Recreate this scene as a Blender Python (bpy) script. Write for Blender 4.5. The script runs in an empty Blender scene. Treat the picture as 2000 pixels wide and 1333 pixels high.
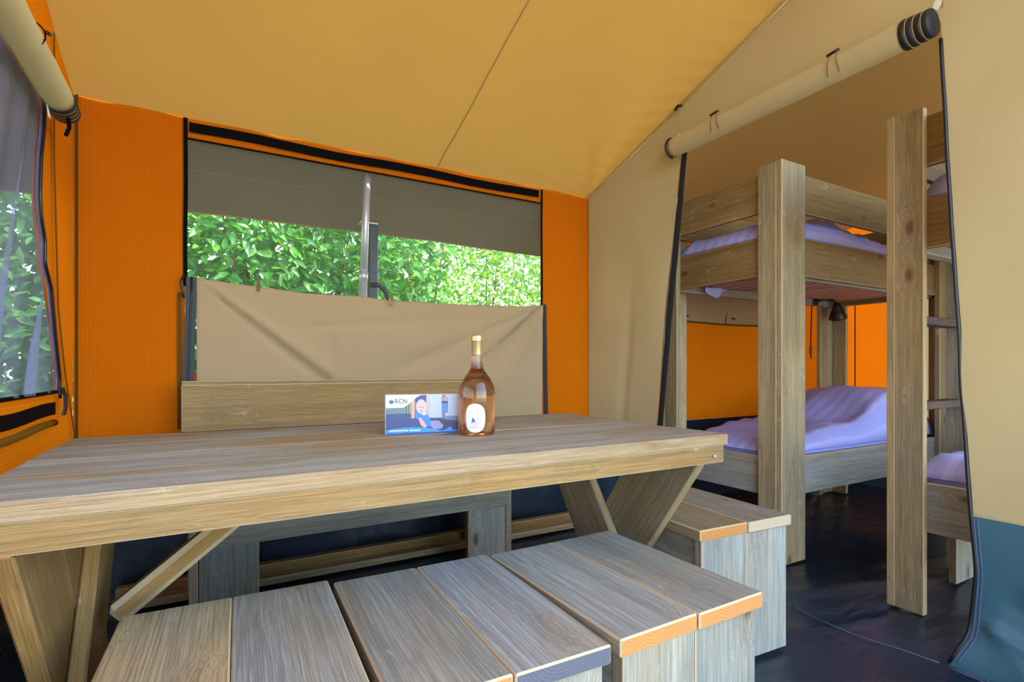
import bpy, bmesh, math, random
import numpy as np
from mathutils import Vector, Matrix, noise

random.seed(7)
sc = bpy.context.scene
C = sc.collection

# ------------------------------------------------------------------ camera
cam = bpy.data.cameras.new('camera')
cam.sensor_width = 36.0
cam.lens = 1022.0 / 2000.0 * 36.0
cam.shift_y = 52.0 / 2000.0
cam.clip_start = 0.02
cam_o = bpy.data.objects.new('camera', cam)
cam_o.location = (0, 0, 0.97)
cam_o.rotation_euler = (math.pi / 2, 0, -math.radians(29.6))
C.objects.link(cam_o)
sc.camera = cam_o

# ------------------------------------------------------------------ world, sun, exposure
w = bpy.data.worlds.new('sky'); sc.world = w; w.use_nodes = True
wn = w.node_tree.nodes; wl = w.node_tree.links
sky = wn.new('ShaderNodeTexSky'); sky.sky_type = 'NISHITA'
sky.sun_disc = False; sky.sun_elevation = math.radians(52); sky.sun_rotation = math.radians(110)
sky.air_density = 1.0; sky.dust_density = 1.2; sky.ozone_density = 1.0
bg = wn['Background']; bg.inputs['Strength'].default_value = 0.75
wl.new(sky.outputs[0], bg.inputs['Color'])

sun = bpy.data.lights.new('sun', 'SUN'); sun.energy = 5.0; sun.angle = math.radians(1.2)
sun.color = (1.0, 0.93, 0.82)
sun_o = bpy.data.objects.new('sun', sun); C.objects.link(sun_o)
sun_o.rotation_euler = Vector((-0.46, 0.28, -0.84)).to_track_quat('-Z', 'Y').to_euler()

vs = sc.view_settings
vs.view_transform = 'Standard'; vs.look = 'None'; vs.gamma = 1.0; vs.use_curve_mapping = False
vs.exposure = 1.06
sc.cycles.max_bounces = 10; sc.cycles.diffuse_bounces = 5; sc.cycles.glossy_bounces = 4; sc.cycles.transmission_bounces = 8; sc.cycles.transparent_max_bounces = 12

# ------------------------------------------------------------------ helpers
def lin(r, g, b):
    f = lambda c: (c / 255 / 12.92) if c / 255 <= 0.04045 else ((c / 255 + 0.055) / 1.055) ** 2.4
    return (f(r), f(g), f(b), 1.0)

class NT:
    def __init__(s, name):
        s.m = bpy.data.materials.new(name); s.m.use_nodes = True
        s.t = s.m.node_tree; s.t.nodes.clear()
        s.out = s.t.nodes.new('ShaderNodeOutputMaterial')
    def n(s, typ, **kw):
        nd = s.t.nodes.new('ShaderNode' + typ)
        for k, v in kw.items():
            if k.startswith('i_'):
                key = k[2:]
                key = int(key) if key.isdigit() else key.replace('_', ' ')
                s.put(nd.inputs[key], v)
            else:
                setattr(nd, k, v)
        return nd
    def put(s, sock, v):
        if isinstance(v, bpy.types.NodeSocket): s.t.links.new(v, sock)
        else: sock.default_value = v
    def math(s, op, a, b=None, c=None):
        nd = s.t.nodes.new('ShaderNodeMath'); nd.operation = op
        s.put(nd.inputs[0], a)
        if b is not None: s.put(nd.inputs[1], b)
        if c is not None: s.put(nd.inputs[2], c)
        return nd.outputs[0]
    def vmul(s, v, k):
        nd = s.t.nodes.new('ShaderNodeVectorMath'); nd.operation = 'MULTIPLY'
        s.put(nd.inputs[0], v); s.put(nd.inputs[1], k); return nd.outputs[0]
    def vadd(s, v, k):
        nd = s.t.nodes.new('ShaderNodeVectorMath'); nd.operation = 'ADD'
        s.put(nd.inputs[0], v); s.put(nd.inputs[1], k); return nd.outputs[0]
    def mix(s, f, a, b, typ='MIX'):
        nd = s.t.nodes.new('ShaderNodeMix'); nd.data_type = 'RGBA'; nd.blend_type = typ
        s.put(nd.inputs[0], f); s.put(nd.inputs[6], a); s.put(nd.inputs[7], b); return nd.outputs[2]
    def ramp(s, v, stops):
        nd = s.t.nodes.new('ShaderNodeValToRGB'); e = nd.color_ramp.elements
        while len(e) < len(stops): e.new(0.5)
        for el, (p, c) in zip(e, stops): el.position = p; el.color = c if len(c) == 4 else (*c, 1)
        s.put(nd.inputs[0], v); return nd.outputs[0]
    def maprange(s, v, a, b, c, d):
        nd = s.t.nodes.new('ShaderNodeMapRange')
        for i, x in enumerate((v, a, b, c, d)): s.put(nd.inputs[i], x)
        return nd.outputs[0]
    def noise(s, vec, scale, detail=3, rough=0.5):
        nd = s.n('TexNoise', i_Scale=scale, i_Detail=detail, i_Roughness=rough)
        s.put(nd.inputs['Vector'], vec); return nd.outputs[0]
    def bump(s, h, strength, dist):
        nd = s.n('Bump', i_Strength=strength, i_Distance=dist); s.put(nd.inputs['Height'], h); return nd.outputs[0]
    def end(s, sh):
        s.t.links.new(sh, s.out.inputs['Surface']); return s.m

def principled(name, color, rough=0.5, metal=0.0, spec=0.5, coat=0.0):
    t = NT(name)
    p = t.n('BsdfPrincipled', i_Base_Color=color, i_Roughness=rough, i_Metallic=metal)
    p.inputs['Specular IOR Level'].default_value = spec
    p.inputs['Coat Weight'].default_value = coat
    nz = t.noise(t.n('TexCoord').outputs['Object'], 40, 3)
    t.put(p.inputs['Normal'], t.bump(nz, 0.08, 0.002))
    return t.end(p.outputs[0])

def wood(name, light, dark, grey, greyamt=0.4, endcol=(205, 140, 75)):
    t = NT(name)
    tc = t.n('TexCoord'); oi = t.n('ObjectInfo')
    rnd = oi.outputs['Random']
    cmb = t.n('CombineXYZ'); t.put(cmb.inputs[0], t.math('MULTIPLY', rnd, 37.0)); t.put(cmb.inputs[1], t.math('MULTIPLY', rnd, 11.3)); t.put(cmb.inputs[2], t.math('MULTIPLY', rnd, 23.7))
    base = t.vadd(tc.outputs['Object'], cmb.outputs[0])
    # knots: sparse cells of a voronoi, shaped round
    vor = t.n('TexVoronoi', i_Scale=1.0, i_Randomness=1.0); t.put(vor.inputs['Vector'], t.vmul(base, (3.6, 7.5, 7.5)))
    kd = vor.outputs['Distance']
    sel = t.math('GREATER_THAN', t.n('SeparateColor', i_0=vor.outputs['Color']).outputs[0], 0.42)
    knot = t.math('MULTIPLY', t.maprange(kd, 0.07, 0.15, 1.0, 0.0), sel)
    halo = t.math('MULTIPLY', t.maprange(kd, 0.08, 0.42, 1.0, 0.0), sel)
    # grain bends round knots
    warp = t.n('CombineXYZ'); hz = t.math('MULTIPLY', halo, 0.02); t.put(warp.inputs[1], hz); t.put(warp.inputs[2], hz)
    gv = t.vadd(base, warp.outputs[0])
    fine = t.noise(t.vmul(gv, (6.0, 270, 270)), 1.0, 4, 0.7)
    broad = t.noise(t.vmul(gv, (0.8, 22, 22)), 1.0, 3, 0.5)
    wv = t.n('TexWave', i_Scale=5.0, i_Distortion=9.0, i_Detail=3.0); wv.inputs['Detail Scale'].default_value = 0.7
    wv.bands_direction = 'Y'; t.put(wv.inputs['Vector'], t.vmul(gv, (0.22, 2.2, 2.2)))
    g = t.math('ADD', t.math('MULTIPLY', fine, 0.66), t.math('ADD', t.math('MULTIPLY', broad, 0.27), t.math('MULTIPLY', wv.outputs['Fac'], 0.035)))
    col = t.mix(t.maprange(g, 0.32, 0.64, 0, 1), lin(*dark), lin(*light))
    wthr = t.noise(t.vmul(base, (2.2, 5, 5)), 1.0, 4, 0.6)
    nx = t.n('SeparateXYZ'); t.put(nx.inputs[0], tc.outputs['Normal'])
    wide = t.maprange(t.math('ABSOLUTE', nx.outputs[2]), 0.4, 0.8, 0.2, 1.0)        # broad faces weather, sawn edges stay yellow
    wf = t.math('MULTIPLY', t.math('MULTIPLY', t.maprange(wthr, 0.34, 0.58, 0.15, 1), greyamt), wide)
    col = t.mix(wf, col, t.mix(t.maprange(g, 0.42, 0.62, 0, 1), lin(*[k * 0.80 for k in grey]), lin(*[min(255, k * 1.08) for k in grey])))
    st_ = t.noise(t.vmul(base, (4, 9, 9)), 1.0, 5, 0.7)
    col = t.mix(t.maprange(st_, 0.58, 0.72, 0, 0.35), col, lin(*[k * 0.72 for k in dark]))
    hue = t.math('ADD', 0.84, t.math('MULTIPLY', rnd, 0.3))
    col = t.mix(1.0, col, t.n('CombineColor', i_0=hue, i_1=hue, i_2=t.math('ADD', 0.82, t.math('MULTIPLY', rnd, 0.34))).outputs[0], 'MULTIPLY')
    col = t.mix(t.math('MULTIPLY', halo, 0.25), col, lin(150, 112, 66))
    col = t.mix(t.math('MULTIPLY', knot, 0.72), col, lin(74, 50, 34))
    # pale scuffs with a shape of their own
    sc_ = t.noise(t.vmul(base, (9, 18, 18)), 1.0, 5, 0.7)
    col = t.mix(t.math('MULTIPLY', t.maprange(sc_, 0.64, 0.71, 0, 1), 0.5), col, lin(205, 200, 190))
    # end grain: growth rings on the sawn ends
    endm = t.math('GREATER_THAN', t.math('ABSOLUTE', nx.outputs[0]), 0.8)
    rg = t.n('TexWave', i_Scale=46.0, i_Distortion=2.0); rg.wave_type = 'RINGS'; rg.rings_direction = 'X'
    t.put(rg.inputs['Vector'], t.vadd(tc.outputs['Object'], (0, 0.01, 0.05)))
    ec = t.mix(t.math('MULTIPLY', rg.outputs['Fac'], 0.55), lin(*endcol), lin(*[min(255, k * 1.18 + 8) for k in endcol]))
    ec = t.mix(t.math('MULTIPLY', fine, 0.5), ec, lin(*[k * 0.75 for k in endcol]))
    col = t.mix(endm, col, ec)
    p = t.n('BsdfPrincipled', i_Base_Color=col, i_Roughness=0.62)
    p.inputs['Specular IOR Level'].default_value = 0.35
    t.put(p.inputs['Normal'], t.bump(t.math('SUBTRACT', g, t.math('MULTIPLY', knot, 0.3)), 0.8, 0.005))
    return t.end(p.outputs[0])

def canvas(name, color, trans, tfac=0.4, pitch=0.0, gridcol=None, var=0.12, gridamt=0.5):
    """woven tent canvas: diffuse front, light passes through; UVs are metres"""
    t = NT(name)
    uv = t.n('TexCoord').outputs['UV']
    big = t.noise(uv, 2.3, 4, 0.6); fib = t.noise(t.vmul(uv, (260, 90, 1)), 1.0, 2)
    f = t.math('ADD', t.math('MULTIPLY', t.math('SUBTRACT', big, 0.5), var * 2), t.math('ADD', 0.97, t.math('MULTIPLY', fib, 0.06)))
    fc = t.n('CombineColor', i_0=f, i_1=f, i_2=f).outputs[0]
    c1 = t.mix(1.0, lin(*color), fc, 'MULTIPLY'); c2 = t.mix(1.0, lin(*trans), fc, 'MULTIPLY')
    weave = t.noise(t.vmul(uv, (700, 700, 1)), 1.0, 1)
    h = weave
    if pitch:
        sp = t.n('SeparateXYZ'); t.put(sp.inputs[0], uv)
        lx = t.math('LESS_THAN', t.math('FRACT', t.math('DIVIDE', sp.outputs[0], pitch)), 0.16)
        ly = t.math('LESS_THAN', t.math('FRACT', t.math('DIVIDE', sp.outputs[1], pitch)), 0.16)
        gm = t.math('MULTIPLY', t.math('MAXIMUM', lx, ly), gridamt)
        c1 = t.mix(gm, c1, lin(*gridcol)); c2 = t.mix(gm, c2, lin(*gridcol))
        h = t.math('ADD', t.math('MULTIPLY', weave, 0.4), gm)
    nb = t.bump(h, 0.25, 0.001)
    d = t.n('BsdfDiffuse', i_Color=c1, i_Roughness=0.6, i_Normal=nb)
    tr = t.n('BsdfTranslucent', i_Color=c2, i_Normal=nb)
    mx = t.n('MixShader', i_0=tfac); t.t.links.new(d.outputs[0], mx.inputs[1]); t.t.links.new(tr.outputs[0], mx.inputs[2])
    return t.end(mx.outputs[0])

def screen(name, color, alpha):
    t = NT(name)
    uv = t.n('TexCoord').outputs['UV']
    nz = t.noise(t.vmul(uv, (6, 3, 1)), 1.0, 3)
    d = t.n('BsdfDiffuse', i_Color=lin(*color))
    tp = t.n('BsdfTransparent')
    mx = t.n('MixShader'); t.put(mx.inputs[0], t.math('ADD', alpha - 0.05, t.math('MULTIPLY', nz, 0.1)))
    t.t.links.new(tp.outputs[0], mx.inputs[1]); t.t.links.new(d.outputs[0], mx.inputs[2])
    return t.end(mx.outputs[0])

def pvc(name, color, rough=0.3, bscale=3.0, bstr=0.35, stretch=(1.0, 1.0, 1.0)):
    t = NT(name)
    ob = t.n('TexCoord').outputs['Object']
    nz = t.noise(t.vmul(ob, stretch), bscale, 4, 0.55)
    fine = t.noise(ob, 60, 3)
    dust = t.noise(ob, 2.0, 5, 0.65)
    col = t.mix(t.maprange(dust, 0.35, 0.8, 0, 0.15), lin(*color), lin(70, 84, 98))
    p = t.n('BsdfPrincipled', i_Base_Color=col)
    t.put(p.inputs['Roughness'], t.maprange(dust, 0.3, 0.7, rough - 0.06, rough + 0.14))
    p.inputs['Specular IOR Level'].default_value = 0.5
    t.put(p.inputs['Normal'], t.bump(t.math('ADD', nz, t.math('MULTIPLY', fine, 0.02)), bstr, 0.03))
    return t.end(p.outputs[0])

def leafmat(name, c1, c2):
    t = NT(name)
    oi = t.n('ObjectInfo'); geo = t.n('NewGeometry')
    nz = t.noise(t.n('TexCoord').outputs['Object'], 3.0, 2)
    r = t.math('FRACT', t.math('ADD', geo.outputs['Random Per Island'], oi.outputs['Random']))
    col = t.mix(r, lin(*c1), lin(*c2))
    p = t.n('BsdfPrincipled', i_Base_Color=col, i_Roughness=0.34)
    tr = t.n('BsdfTranslucent', i_Color=t.mix(0.6, col, lin(150, 200, 40)))
    mx = t.n('MixShader', i_0=0.38); t.t.links.new(p.outputs[0], mx.inputs[1]); t.t.links.new(tr.outputs[0], mx.inputs[2])
    return t.end(mx.outputs[0])

def sheetmat(name):
    t = NT(name)
    uv = t.n('TexCoord').outputs['UV']
    sp = t.n('SeparateXYZ'); t.put(sp.inputs[0], uv)
    st = t.math('GREATER_THAN', t.math('FRACT', t.math('DIVIDE', sp.outputs[1], 0.07)), 0.5)   # satin stripe woven in
    nz = t.noise(uv, 30, 3)
    col = t.mix(t.math('MULTIPLY', st, 0.5), lin(182, 184, 244), lin(148, 150, 228))
    p = t.n('BsdfPrincipled', i_Base_Color=col, i_Roughness=t.math('SUBTRACT', 0.6, t.math('MULTIPLY', st, 0.2)))
    t.put(p.inputs['Normal'], t.bump(nz, 0.1, 0.004))
    return t.end(p.outputs[0])

def attrmat(name, rough=0.35):
    t = NT(name)
    a = t.n('Attribute'); a.attribute_name = 'print'
    p = t.n('BsdfPrincipled', i_Base_Color=a.outputs['Color'], i_Roughness=rough)
    return t.end(p.outputs[0])

M = {}
M['wood'] = wood('weathered_pine', (200, 178, 130), (136, 112, 70), (166, 160, 134), 0.6)
M['wood_grey'] = wood('greyed_pine', (190, 179, 150), (132, 119, 92), (166, 171, 162), 0.9)
M['wood_grey_dark_end'] = wood('greyed_pine_dark_end', (184, 174, 148), (128, 116, 92), (160, 166, 162), 0.9, (96, 100, 108))
M['wood_grey_pale_end'] = wood('greyed_pine_pale_end', (190, 178, 148), (132, 119, 92), (168, 168, 156), 0.85, (206, 184, 152))
M['wood_top'] = wood('worn_table_pine', (184, 156, 106), (138, 108, 66), (184, 183, 168), 0.85)
M['wood_gold'] = wood('golden_pine', (176, 140, 80), (124, 92, 46), (152, 134, 94), 0.45)
M['arris'] = principled('worn_pale_wood_edge', lin(196, 178, 138), 0.6)
M['wood_step'] = wood('brown_step_wood', (88, 64, 48), (54, 38, 28), (80, 66, 56), 0.3, (90, 60, 40))
M['slat'] = wood('pink_slat_wood', (226, 172, 140), (196, 130, 96), (214, 170, 150), 0.3)
M['tan'] = canvas('tan_canvas', (197, 178, 130), (200, 166, 100), 0.10, 0.011, (176, 158, 116), 0.05, 0.12)
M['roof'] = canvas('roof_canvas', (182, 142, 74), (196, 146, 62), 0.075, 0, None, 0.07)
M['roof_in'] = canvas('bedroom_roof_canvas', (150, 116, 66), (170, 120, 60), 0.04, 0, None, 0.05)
M['overhang'] = canvas('overhang_canvas', (116, 104, 80), (120, 104, 74), 0.05, 0, None, 0.1)
M['orange'] = canvas('orange_ripstop', (208, 110, 16), (224, 112, 8), 0.17, 0.0125, (176, 80, 6), 0.08, 0.42)
M['flap'] = canvas('flap_canvas', (190, 166, 128), (176, 140, 90), 0.10, 0.012, (172, 140, 98), 0.06, 0.25)
M['brown_tape'] = canvas('brown_seam_tape', (120, 84, 28), (130, 84, 24), 0.2)
M['black'] = principled('black_webbing', lin(6, 6, 8), 0.9, 0.0, 0.12)
M['blackgloss'] = principled('black_plastic', lin(26, 26, 30), 0.35)
M['zip'] = principled('zip_tape', lin(30, 32, 40), 0.55)
M['greyhem'] = principled('grey_hem', lin(96, 98, 130), 0.6)
M['white'] = principled('white_tab', lin(225, 222, 210), 0.6)
M['thread'] = principled('pale_thread', lin(170, 140, 90), 0.7)
M['screen'] = screen('insect_screen', (120, 124, 120), 0.18)
M['screen_left'] = screen('loose_insect_screen', (132, 134, 158), 0.55)
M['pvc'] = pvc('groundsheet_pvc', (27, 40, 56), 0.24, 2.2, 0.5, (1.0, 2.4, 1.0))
M['skirt'] = pvc('green_skirt_pvc', (64, 102, 112), 0.3, 3.0, 0.3)
M['alu'] = principled('aluminium', lin(215, 216, 222), 0.38, 0.55)
M['sheet'] = sheetmat('satin_stripe_sheet')
M['leaf'] = leafmat('laurel_leaf', (36, 108, 30), (110, 176, 66))
M['leaf_pale'] = leafmat('pale_hedge_leaf', (96, 160, 40), (196, 224, 96))
M['leaf_gold'] = leafmat('young_leaf', (120, 180, 60), (190, 214, 90))
M['bark'] = principled('bark', lin(124, 82, 56), 0.85)
M['grass'] = principled('grass_ground', lin(86, 104, 50), 0.9)
M['paving'] = principled('pale_gravel', lin(176, 172, 160), 0.9)
M['card'] = principled('white_card', lin(236, 232, 232), 0.45)
M['print'] = attrmat('printed_paper')
M['green_ink'] = principled('green_ink', lin(24, 92, 74), 0.4)
M['gold_foil'] = principled('gold_foil_capsule', lin(226, 204, 140), 0.34, 0.75)
M['screw'] = principled('bright_screw', lin(230, 200, 180), 0.35, 0.6)

t = NT('clear_bottle_glass')
g_ = t.n('BsdfGlass', i_Color=(1, 0.985, 0.97, 1), i_Roughness=0.0, i_IOR=1.42)
M['glass'] = t.end(g_.outputs[0])
t = NT('rose_wine')
g_ = t.n('BsdfGlass', i_Color=lin(255, 238, 220), i_Roughness=0.0, i_IOR=1.33)
d_ = t.n('BsdfTranslucent', i_Color=lin(244, 176, 118))
mx_ = t.n('MixShader', i_0=0.12); t.t.links.new(g_.outputs[0], mx_.inputs[1]); t.t.links.new(d_.outputs[0], mx_.inputs[2])
M['wine'] = t.end(mx_.outputs[0])

def link(name, mesh, mat, parent=None, loc=(0, 0, 0)):
    o = bpy.data.objects.new(name, mesh); C.objects.link(o)
    if mat is not None and mesh is not None and not mesh.materials: mesh.materials.append(M[mat] if isinstance(mat, str) else mat)
    o.location = loc
    if parent is not None: o.parent = parent
    return o

def thing(name, label, cat, loc=(0, 0, 0), rz=0.0, group=None):
    o = bpy.data.objects.new(name, None); C.objects.link(o)
    o.empty_display_size = 0.1; o.location = loc; o.rotation_euler = (0, 0, rz)
    return tag(o, label, cat, group)

def tag(o, label, cat, group=None, kind=None):
    if label: o['label'] = label
    if cat: o['category'] = cat
    if group: o['group'] = group
    if kind: o['kind'] = kind
    return o

def struct(name, label=None, loc=(0, 0, 0), cat=None):
    o = bpy.data.objects.new(name, None); C.objects.link(o); o.location = loc; o.empty_display_size = 0.1
    o['kind'] = 'structure'
    if label: o['label'] = label
    if cat: o['category'] = cat
    return o

def copy_tree(o, parent=None):
    c = o.copy(); C.objects.link(c); c.parent = parent
    for ch in list(o.children): copy_tree(ch, c)
    return c

def box_mesh(lx, ly, lz, bev=0.003, seg=1, arris=False):
    bm = bmesh.new(); bmesh.ops.create_cube(bm, size=1.0)
    bmesh.ops.scale(bm, vec=(lx, ly, lz), verts=bm.verts)
    if bev: bmesh.ops.bevel(bm, geom=bm.edges[:], offset=bev, segments=seg, affect='EDGES', clamp_overlap=True)
    if arris:
        for f in bm.faces: f.material_index = 0 if max(abs(f.normal.x), abs(f.normal.y), abs(f.normal.z)) > 0.98 else 1
    me = bpy.data.meshes.new('box'); bm.to_mesh(me); bm.free(); return me

def plank(parent, a, b, wdir, wid, thk, mat='wood', name='plank', bev=0.0028):
    """a plank from a to b (centre line); wdir = direction of its width; local X runs along the grain"""
    a = Vector(a); b = Vector(b); x = (b - a); L = x.length; x.normalize()
    y = Vector(wdir); y = (y - x * y.dot(x)).normalized(); z = x.cross(y)
    o = link(name, box_mesh(L, wid, thk, bev, 1, True), mat, parent); o.data.materials.append(M['arris'])
    mt = Matrix((x, y, z)).transposed().to_4x4(); mt.translation = (a + b) / 2
    o.matrix_local = mt
    return o

def grid(name, nu, nv, fn, mat, parent=None, uvfn=None, thick=0.0, smooth=True, loc=(0, 0, 0), wrap=False):
    """fn(u, v) -> (x, y, z); UVs in metres along the two directions"""
    vs_ = []; uvs = []
    for j in range(nv + 1):
        for i in range(nu + 1):
            p = fn(i / nu, j / nv); vs_.append((p[0] - loc[0], p[1] - loc[1], p[2] - loc[2]))
    fs = []
    for j in range(nv):
        for i in range(nu):
            q = j * (nu + 1) + i; fs.append((q, q + 1, q + nu + 2, q + nu + 1))
    me = bpy.data.meshes.new(name); me.from_pydata(vs_, [], fs)
    ul = me.uv_layers.new(name='UVMap')
    su = sum((Vector(vs_[i + 1]) - Vector(vs_[i])).length for i in range(nu))
    k = nu + 1
    sv = sum((Vector(vs_[(j + 1) * k]) - Vector(vs_[j * k])).length for j in range(nv))
    for lp in me.loops:
        vi = lp.vertex_index
        if uvfn: p = vs_[vi]; ul.data[lp.index].uv = uvfn((p[0] + loc[0], p[1] + loc[1], p[2] + loc[2]))
        else: ul.data[lp.index].uv = ((vi % k) / nu * su, (vi // k) / nv * sv)
    if smooth: me.polygons.foreach_set('use_smooth', [True] * len(me.polygons))
    o = link(name, me, mat, parent, (0, 0, 0) if parent else loc)
    if thick:
        m = o.modifiers.new('thickness', 'SOLIDIFY'); m.thickness = thick; m.offset = 0
    return o

def tube(name, pts, r, mat, parent=None, seg=8, loc=(0, 0, 0), rads=None, smooth=True):
    pts = [Vector(p) - Vector(loc) for p in pts]
    vs_ = []; fs = []; n = len(pts); prev = None
    for i, p in enumerate(pts):
        d = (pts[min(i + 1, n - 1)] - pts[max(i - 1, 0)]).normalized()
        u = prev if prev is not None else (Vector((0, 0, 1)) if abs(d.z) < 0.9 else Vector((1, 0, 0)))
        u = (u - d * u.dot(d)).normalized(); v = d.cross(u); prev = u
        rr = rads[i] if rads else r
        for k in range(seg):
            a = 2 * math.pi * k / seg; vs_.append(p + (u * math.cos(a) + v * math.sin(a)) * rr)
    for i in range(n - 1):
        for k in range(seg):
            k2 = (k + 1) % seg; fs.append((i * seg + k, i * seg + k2, (i + 1) * seg + k2, (i + 1) * seg + k))
    fs.append(tuple(range(seg))[::-1]); fs.append(tuple(range((n - 1) * seg, n * seg)))
    me = bpy.data.meshes.new(name); me.from_pydata([tuple(v) for v in vs_], [], fs)
    if smooth: me.polygons.foreach_set('use_smooth', [True] * len(me.polygons))
    return link(name, me, mat, parent, (0, 0, 0) if parent else loc)

def lathe(name, prof, seg, mat, parent=None, loc=(0, 0, 0)):
    vs_ = []; fs = []; n = len(prof)
    for (r, z) in prof:
        for k in range(seg):
            a = 2 * math.pi * k / seg; vs_.append((r * math.cos(a), r * math.sin(a), z))
    for i in range(n - 1):
        for k in range(seg):
            k2 = (k + 1) % seg; fs.append((i * seg + k, i * seg + k2, (i + 1) * seg + k2, (i + 1) * seg + k))
    fs.append(tuple(range(seg))[::-1]); fs.append(tuple(range((n - 1) * seg, n * seg)))
    me = bpy.data.meshes.new(name); me.from_pydata(vs_, [], fs)
    me.polygons.foreach_set('use_smooth', [len(p.vertices) == 4 for p in me.polygons])
    return link(name, me, mat, parent, loc)

def ribbon(name, pts, wdir, wid, mat, parent=None, thick=0.002, loc=(0, 0, 0)):
    """a flat band that follows pts"""
    pts = [Vector(p) for p in pts]; wd = Vector(wdir).normalized() * wid / 2; n = len(pts)
    def fn(u, v):
        p = pts[min(n - 1, int(round(u * (n - 1))))]; return p + wd * (2 * v - 1)
    return grid(name, n - 1, 1, fn, mat, parent, thick=thick, smooth=False, loc=loc)

def nz(x, y, z=0.0): return noise.noise(Vector((x, y, z)))
def sstep(a, b, x):
    t_ = max(0.0, min(1.0, (x - a) / (b - a))); return t_ * t_ * (3 - 2 * t_)
def interp(tab, z):
    if z <= tab[0][0]: return tab[0][1]
    for (a, p), (b, q) in zip(tab, tab[1:]):
        if z <= b: return p + (q - p) * (z - a) / (b - a)
    return tab[-1][1]

XL, XP, XE, YB, YF, YR = -0.5, 2.13, 4.75, 2.73, -0.6, 0.0
def roofz(y): return 2.08 + 0.351 * (YB - max(y, YR)) - (0.30 * (YR - y) if y < YR else 0)

# ------------------------------------------------------------------ floor and ground
def wrinkle(x, y):
    s_ = 0.0
    for (ox, oy, ang, k, amp) in ((2.2, 1.3, -0.35, 26, 0.011), (2.6, 0.6, 0.15, 19, 0.010), (1.9, 0.4, -0.6, 30, 0.008)):
        c = math.cos(ang); d = math.sin(ang); q = -(x - ox) * d + (y - oy) * c; l = (x - ox) * c + (y - oy) * d
        s_ += amp * max(0.0, math.sin(q * k + 2.5 * nz(l * 1.3, q * 2, k))) ** 2 * math.exp(-(q / 0.35) ** 2)
    return s_ + 0.004 * nz(x * 2.2, y * 3.4)
fl = grid('floor', 130, 110, lambda u, v: ((x := XL - 0.02 + u * (XE - XL + 0.04)), (y := YF + v * (YB - YF + 0.02)), -0.012 + wrinkle(x, y)), 'pvc')
tag(fl, 'dark blue-green groundsheet with creases and a frayed seam', 'floor', kind='structure')
for nm, pts in (('stitched_seam', [(2.06, 1.30), (2.02, 1.12), (2.05, 0.92), (2.08, 0.78)]), ('frayed_seam', [(1.52, 0.86), (1.66, 0.82), (1.78, 0.76)])):
    pp = []
    for (a, b) in zip(pts, pts[1:]):
        for k in range(6): q = k / 6; x = a[0] + (b[0] - a[0]) * q; y = a[1] + (b[1] - a[1]) * q; pp.append((x, y, -0.005 + wrinkle(x, y)))
    tube(nm, pp, 0.0016, 'greyhem', fl, 5)
gr = grid('ground', 2, 2, lambda u, v: (-14 + u * 30, -12 + v * 30, -0.04), 'grass')
tag(gr, 'grassy ground outside the tent', 'ground', kind='structure')
gt = grid('floor_terrace', 2, 2, lambda u, v: (-3 + u * 8, -7 + v * (7 + YF - 0.05), -0.03), 'paving')
tag(gt, 'pale gravel in front of the tent', 'gravel', kind='structure')

# ------------------------------------------------------------------ roof
def roofpt(x, y):
    z = roofz(y)
    # tension folds that run to the corner where partition, eave and roof meet
    dx = XP - x; dy = YB - y; r = math.hypot(dx, dy) + 1e-4; th = math.atan2(dy, dx)
    if dx > 0: z += 0.020 * math.sin(th * 13 + 0.4 * nz(x, y)) * math.exp(-r / 0.55) * min(1, r / 0.15) * min(1, dx / 0.1) * min(1, dy / .06)
    z -= 0.022 * math.sin(math.pi * min(1, max(0, (y - YR) / (YB - YR)))) * (0.6 + 0.4 * math.sin(x * 3.1))
    if dx > 0: z += 0.009 * math.sin(62 * (y + 0.30 * x) + 3 * nz(x * 2, y * 2, 6)) * math.exp(-dx / 0.20) * min(1, dx / 0.05) * min(1, dy / 0.1)
    z += 0.005 * math.exp(-abs(x - 1.07) / 0.05) * nz(y * 11, x * 20, 3) * min(1, dy / 0.1)
    z += 0.004 * nz(x * 2.6, y * 1.5, 4) * min(1, dy / .2)
    z += 0.006 * math.exp(-((dy - 0.04) / 0.05) ** 2) * nz(x * 9, 0, 2)
    return z
ceil = struct('ceiling', 'sloping golden-tan canvas roof over the table', cat='ceiling')
grid('canvas_panel', 40, 60, lambda u, v: ((x := XL - 0.05 + u * (1.07 - XL + 0.05)), (y := YB - v * (YB - YF)), roofpt(x, y)), 'roof', ceil)
grid('canvas_panel', 60, 110, lambda u, v: ((x := 1.07 + u * (XP - 1.07)), (y := YB - v * (YB - YF)), roofpt(x, y)), 'roof', ceil)
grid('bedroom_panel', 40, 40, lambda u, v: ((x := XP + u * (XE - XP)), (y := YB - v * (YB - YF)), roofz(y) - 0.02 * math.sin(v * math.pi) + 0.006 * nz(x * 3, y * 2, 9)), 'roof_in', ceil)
ribbon('seam', [(1.07, y, roofpt(1.07, y) - 0.004) for y in [YB - 0.02 - k * 0.1 for k in range(28)]], (1, 0, 0), 0.005, 'thread', ceil, 0.001)
ribbon('seam', [(x, 2.2 + 0.25 * (x - 3.4), roofz(2.2 + 0.25 * (x - 3.4)) - 0.03) for x in [3.4 + k * 0.1 for k in range(12)]], (0, 1, 0), 0.010, 'brown_tape', ceil, 0.001)
oh = struct('trim_1', 'grey-brown roof overhang hanging outside the long window', cat='overhang')
def ovz(x, y): return roofz(YB) - 0.351 * (y - YB) + 0.01 * nz(x * 2.5, y * 3, 3) + 0.012 * math.sin(x * 1.7) * (y - YB)
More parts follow.
